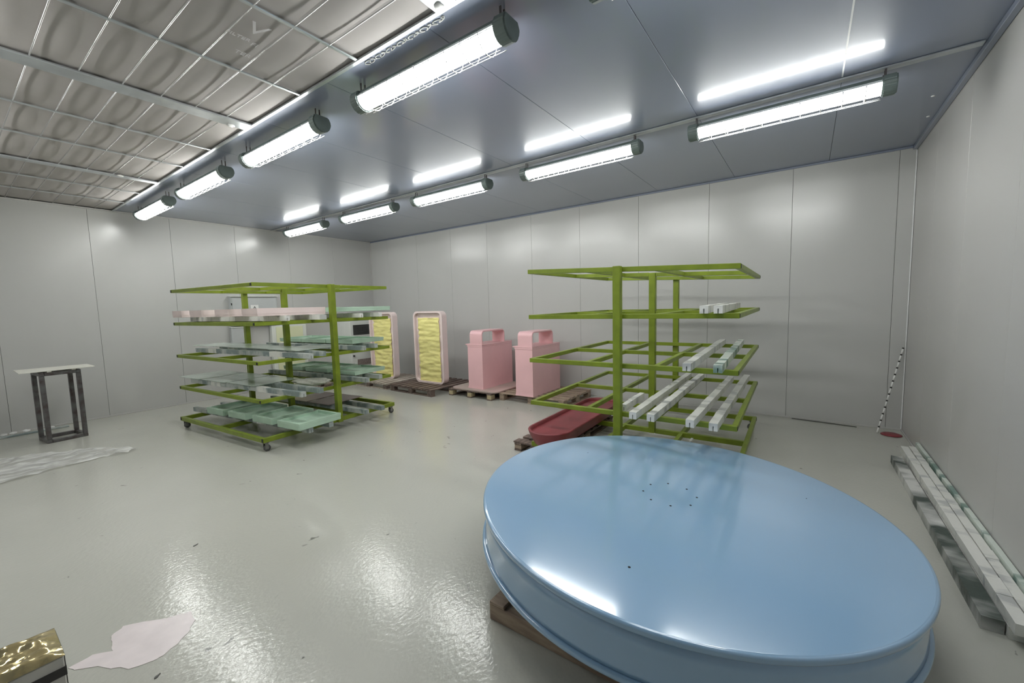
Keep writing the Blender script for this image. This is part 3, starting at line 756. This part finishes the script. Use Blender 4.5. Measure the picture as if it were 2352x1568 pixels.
# ================================================================== dark red basin
def stadium(L, W_, off=0, seg=12):
    r = W_/2-off; h = L/2-W_/2; pts = []
    for k in range(seg+1): a = -PI/2+PI*k/seg; pts.append((h+r*math.cos(a), r*math.sin(a)))
    for k in range(seg+1): a = PI/2+PI*k/seg; pts.append((-h+r*math.cos(a), r*math.sin(a)))
    return pts
def loft(secs, cap0=True, cap1=True):
    bm = bmesh.new(); R_ = [[bm.verts.new((a, b, z)) for a, b in P] for P, z in secs]; n = len(R_[0])
    for A, B in zip(R_, R_[1:]):
        for k in range(n): bm.faces.new((A[k], A[(k+1) % n], B[(k+1) % n], B[k]))
    if cap0: bm.faces.new(R_[0][::-1])
    if cap1: bm.faces.new(R_[-1])
    bmesh.ops.recalc_face_normals(bm, faces=bm.faces[:]); return bm
BL, BW = 1.80, .47
basin = thing('red_basin', 'dark red oval basin on a pallet, tucked beside the emptier rack', 'basin', (-2.155, 4.30, .162), PI/2+.02)
link('basin_shell', loft([(stadium(BL, BW, .07), 0), (stadium(BL, BW, .05), .035), (stadium(BL, BW, .008), .115), (stadium(BL, BW, 0), .145), (stadium(BL, BW, .006), .152),
                          (stadium(BL, BW, .022), .152), (stadium(BL, BW, .030), .145), (stadium(BL, BW, .036), .118)]), M_red, basin, True)
for o_ in basin.children:
    m_ = o_.modifiers.new('es', 'EDGE_SPLIT'); m_.split_angle = math.radians(40)

# ================================================================== left wall fittings
eb = thing('electric_cabinet', 'grey wall-mounted electric cabinet with a warning sign, high on the left wall', 'cabinet', (LX+.001, 3.71, 1.33))
link('cabinet_body', box(0, .10, -.42, .42, 0, .56, .004), M_ebox, eb)
link('door', box(.101, .112, -.40, .40, .02, .535, .003), M_ebox, eb)
link('top_ledge', box(0, .13, -.43, .43, .561, .575, .002), M_white, eb)
link('hinge', box(.101, .118, -.418, -.403, .40, .44, .002), M_black, eb)
sg = link('warning_sign', box(.113, .115, -.085, .055, .22, .40, .0005), M_sign, eb)
def tri(s, d):
    return [(-s*.5, 0), (s*.5, 0), (0, s*.87)]
bm = bmesh.new()
o_ = [(-.045, .30), (.045, .30), (0, .378)]; i_ = [(-.029, .309), (.029, .309), (0, .359)]
bm = ring([(a-.015, b) for a, b in o_], [(a-.015, b) for a, b in i_], 0, .0012, axis='y')
bmesh.ops.rotate(bm, matrix=Matrix.Rotation(PI/2, 3, 'Z'), verts=bm.verts)
link('triangle_mark', bm, M_black, sg, loc=(.1165, 0, 0))
bm = prism([(-.015-.004, .338), (-.015+.006, .350), (-.015+.001, .334), (-.015+.006, .334), (-.015-.003, .314), (-.015, .329), (-.015-.006, .329)], .1155, .1165, axis='x')
link('lightning_mark', bm, M_black, sg)

sb = thing('wall_box', 'small grey metal box on the left wall just below the electric cabinet', 'box', (LX+.001, 3.42, 1.00))
link('box_body', box(0, .09, -.155, .155, 0, .30, .004), M_ebox, sb)
link('lid', box(.0, .10, -.16, .16, .301, .318, .002), M_white, sb)

cc = thing('cream_cabinet', 'cream cabinet with white side strips standing against the left wall', 'cabinet', (LX+.014, 4.335, 0.001))
link('cabinet_body', box(0, .10, -.355, .355, 0, 1.30, .004), M_white, cc)
link('door', box(.101, .112, -.275, .0, .03, 1.27, .002), M_cream, cc)
link('door', box(.101, .112, .003, .275, .03, 1.27, .002), M_cream, cc)
link('handle', box(.113, .128, -.02, -.012, .6, .7, .002), M_steel, cc)

wc = thing('white_cabinet', 'tall white cabinet unit with dark louvre and speckled vent in the back left corner', 'cabinet', (-8.945, 5.46, 0))
link('cabinet_body', box(0, .54, 0, .80, .0, 1.31, .012, 2), M_white, wc)
lv = link('louvre', box(.541, .549, .07, .50, 1.005, 1.235, .002), M_grille, wc)
for k in range(9): link('slat', box(.550, .556, .08, .49, 1.018+k*.024, 1.026+k*.024), M_rubber, lv)
link('vent', box(.541, .549, .14, .50, .30, .44, .002), M_speck, wc)
link('knob', lathe([(0, 0), (.022, 0), (.018, .03), (0, .03)], 14), M_black, wc, loc=(.541, .05, .53), rot=(0, PI/2, 0))

# ================================================================== stand with board, left
st = thing('steel_stand', 'narrow dark steel frame stand with a white board on top, left side', 'stand', (-7.99, .875, 0), .10)
a, b, h_, tt = .17, .165, .905, .022
for sx in (-1, 1):
    for s_ in (-1, 1): link('leg', box(sx*a-tt, sx*a+tt, s_*b-tt, s_*b+tt, .045, h_-.045, .003), M_steel, st)
for z in (0.0, h_-.044):
    for s_ in (-1, 1):
        link('side_bar', box(-a-tt, a+tt, s_*b-tt, s_*b+tt, z, z+.044, .003), M_steel, st)
        link('end_bar', box(s_*a-tt, s_*a+tt, -b+tt+.001, b-tt-.001, z, z+.044, .003), M_steel, st)
for i_, (y0, y1, lab) in enumerate(((-.12, -.08, 'left'), (.10, .14, 'right'))):
    tag(link('spacer_strip', box(-.2, .2, y0, y1, 0, .012, .001), M_board, None, loc=(-7.99, .875, h_+.001), rot=(0, 0, .1)),
        f'small pale spacer strip under the white board on the steel stand, {lab} one', 'spacer', 'spacer strips on the stand')
tag(link('white_board', prism([(-.29, -.34), (.29, -.34), (.25, .30), (.20, .335), (-.26, .33)], 0, .006), M_board, None, loc=(-8.05, .885, h_+.015), rot=(0, 0, .0)),
    'thin off-white board lying on the dark steel stand', 'board')

# ================================================================== plastic film on the floor
pf = [(-7.6, .05), (-7.45, .30), (-7.36, .47), (-7.14, .74), (-7.02, .98), (-6.78, 1.12), (-6.46, 1.29), (-6.36, 1.18), (-6.45, .99), (-6.41, .78), (-6.40, .59), (-6.33, .40), (-6.30, .24), (-6.40, .05)]
bm = bmesh.new(); vs_ = [bm.verts.new((x+6.9, y-.65, 0)) for x, y in pf]; bm.faces.new(vs_)
bmesh.ops.triangulate(bm, faces=bm.faces[:])
bmesh.ops.subdivide_edges(bm, edges=bm.edges[:], cuts=7, use_grid_fill=True)
bmesh.ops.triangulate(bm, faces=bm.faces[:])
for v in bm.verts:
    p_ = v.co
    z = abs(noise.noise(Vector((p_.x*11, p_.y*2.6, 2))))*.045+abs(noise.noise(Vector((p_.x*26+p_.y*6, p_.y*6, 5))))*.016
    v.co.z = .003+z
tag(link('plastic_film', bm, M_film, None, True, loc=(-6.9, .65, 0)), 'crumpled clear plastic film lying on the floor in front of the steel stand', 'film')

# strip with crumbs beside the left wall
tag(link('floor_strip', box(-.03, .03, -.36, .40, 0, .022, .004), M_wrapgrey, None, loc=(-8.72, .62, .0005), rot=(0, 0, .05)),
    'flat grey strip lying at the foot of the left wall', 'strip')
def lump(name, label, cat, loc, r, m, group, flat=.6, sub=2):
    bm = bmesh.new(); bmesh.ops.create_icosphere(bm, subdivisions=sub, radius=r); s0 = random.random()*30
    for v in bm.verts:
        v.co *= 1+.4*noise.noise(v.co*(1.4/r)+Vector((s0, 0, 0))); v.co.z *= flat
    zm = min(v.co.z for v in bm.verts)
    return tag(link(name, bm, m, None, True, loc=(loc[0], loc[1], loc[2]-zm)), label, cat, group)
for k, (x, y, r_) in enumerate(((-8.80, .42, .035), (-8.82, .50, .04), (-8.80, .62, .04), (-8.80, .86, .03))):
    lump('paper_scrap', f'white paper scrap by the grey strip at the left wall, {["left-most", "second from left", "third from left", "right-most"][k]}', 'scrap', (x, y, .001), r_, M_sealant, 'white scraps at the left wall')
for k, (x, y) in enumerate(((-6.62, 6.32), (-6.50, 6.37), (-6.40, 6.30))):
    lump('paper_scrap', f'crumpled pale scrap on the floor behind the left yellow-faced panel, {["left", "middle", "right"][k]}', 'scrap', (x, y, .001), .05, M_cloth, 'scraps behind the yellow-faced panels')

# ================================================================== dried pink paint
pp = [(-2.79, .38), (-2.83, .43), (-2.78, .50), (-2.70, .58), (-2.66, .67), (-2.56, .66), (-2.50, .62), (-2.45, .56), (-2.42, .49), (-2.425, .44), (-2.46, .375), (-2.50, .36), (-2.53, .33), (-2.60, .30), (-2.66, .235), (-2.70, .22), (-2.71, .30), (-2.66, .36), (-2.72, .37)]
bm = bmesh.new()
smooth_ = []
for k in range(len(pp)):
    a_, b_ = Vector(pp[k]), Vector(pp[(k+1) % len(pp)])
    for j in range(4):
        p_ = a_.lerp(b_, j/4); n_ = noise.noise(Vector((p_.x*30, p_.y*30, 1)))*.012
        smooth_.append((p_.x+n_+2.6, p_.y+n_*.7-.45))
tag(link('dried_paint', prism(smooth_, 0.0003, .0022), M_paint, None, loc=(-2.6, .45, 0)), 'dried pale pink paint patch on the floor beside the gold-topped box', 'paint patch')

# flakes on the floor
def leaf(label, x, y, L, ang, m=M_flake):
    pts = [(L*.5*math.cos(a), L*.17*math.sin(a)*(1+.4*math.cos(3*a))) for a in [2*PI*k/12 for k in range(12)]]
    return tag(link('floor_flake', prism(pts, 0, .003), m, None, loc=(x, y, .0006), rot=(0, 0, ang)), label, 'flake', 'flakes on the floor')
leaf('dark flake on the floor just right of the pink paint patch', -2.30, .44, .03, 2.1)
leaf('small dark flake on the floor above the pink paint patch, toward the stand', -3.40, .92, .035, 1.9)
leaf('small dark flake on the bare floor left of the blue disc', -1.60, 2.10, .03, .3)

# ================================================================== gold-topped box
gb = thing('foil_topped_box', 'box topped with crumpled gold film, cut off at the lower left corner', 'box', (-2.28, .02, 0), .0)
link('carton', box(-.11, .115, -.15, .15, 0, .372, .004), M_carton, gb)
bm = bmesh.new(); n_ = 22; g = []
for j in range(n_+1):
    for i in range(n_+1):
        u, v = i/n_, j/n_; e = min(u, 1-u, v, 1-v)
        z = .374+(.016+.030*abs(noise.noise(Vector((u*2.6, v*3.2, 4))))+.010*noise.noise(Vector((u*8, v*8, 1))))*min(1, e*7)
        g.append(bm.verts.new((-.112+u*.229, -.152+v*.304, z)))
for j in range(n_):
    for i in range(n_):
        a_ = j*(n_+1)+i; bm.faces.new((g[a_], g[a_+1], g[a_+n_+2], g[a_+n_+1]))
link('gold_film', bm, M_gold, gb, True)
link('tape_band', ring([(-.113, -.153), (.118, -.153), (.118, .153), (-.113, .153)], [(-.109, -.149), (.1145, -.149), (.1145, .149), (-.109, .149)], .300, .332), M_tape, gb)
link('tape_band', ring([(-.113, -.153), (.118, -.153), (.118, .153), (-.113, .153)], [(-.109, -.149), (.1145, -.149), (.1145, .149), (-.109, .149)], .12, .16), M_tape, gb)
link('corner_tape', box(-.10, .10, .1515, .1535, .02, .37, .0005), M_tape, gb)

# ================================================================== bars along the right wall
GR = 'bars lying along the right wall'
make_bar('dirty white and black bar on the floor, outermost of the stack by the right wall', (.755, 2.78), (.730, 5.22), .001, wd=.078, ht=.066, m=M_wrapd, group=GR, wraps=0, slot=False)
make_bar('lower white bar hidden under the middle of the stack by the right wall', (.826, 2.76), (.812, 5.35), .001, wd=.054, ht=.058, group=GR, wraps=2, slot=False)
make_bar('lower white bar second from the right wall, under the top pair', (.884, 2.76), (.872, 5.38), .001, wd=.050, ht=.058, group=GR, wraps=2, slot=False)
make_bar('white wrapped bar topping the stack by the right wall, left of the top pair', (.828, 2.70), (.812, 5.42), .063, wd=.054, ht=.054, group=GR, wraps=3, slot=False)
make_bar('white wrapped bar topping the stack by the right wall, right of the top pair', (.884, 2.68), (.870, 5.45), .063, wd=.048, ht=.054, group=GR, wraps=3, slot=False)
make_bar('green-marked pinkish bar squeezed against the right wall', (.928, 2.2), (.924, 5.55), .001, wd=.026, ht=.135, m=M_wrapg, group=GR, wraps=0, slot=False)

# ================================================================== striped pole in the right corner
p0, p1 = Vector((.700, 6.27, .004)), Vector((.915, 6.495, .985))
pole = thing('striped_pole', 'thin white pole with black bands leaning in the right back corner', 'pole', p0)
d_ = p1-p0; nb = 13; x_ = 0.0
for k in range(nb):
    a_, b_ = k/nb, (k+.80)/nb
    link('white_section', tube([d_*a_, d_*b_], .0085, 8), M_sign, pole, True)
    link('black_band', tube([d_*(b_+.001), d_*((k+.999)/nb)], .0095, 8), M_black, pole, True)
# red lid on the floor
tag(link('red_plate', lathe([(0, .018), (.07, .017), (.09, .010), (.095, .004), (.08, 0), (0, 0)], 28), M_red, None, True, loc=(.82, 6.25, .001)),
    'small dark red plate on the floor at the foot of the striped pole', 'plate')
tag(link('loose_strip', box(-.33, .33, -.008, .008, 0, .008, .001), M_flake, None, loc=(.20, 6.46, .001), rot=(0, 0, -.09)),
    'thin dark strip lying on the floor along the back wall near the right corner', 'strip')
for k, (x, y) in enumerate(((.80, 5.02), (.86, 5.55))):
    tag(link('screw_cap', lathe([(0, -.006), (.012, -.004), (.014, 0), (0, 0)], 12), M_sealant, None, True, loc=(x, y, H-.0008)),
        f'small white cap on the ceiling by the right wall, {["nearer the camera", "nearer the back wall"][k]}', 'cap', 'white caps on the ceiling')
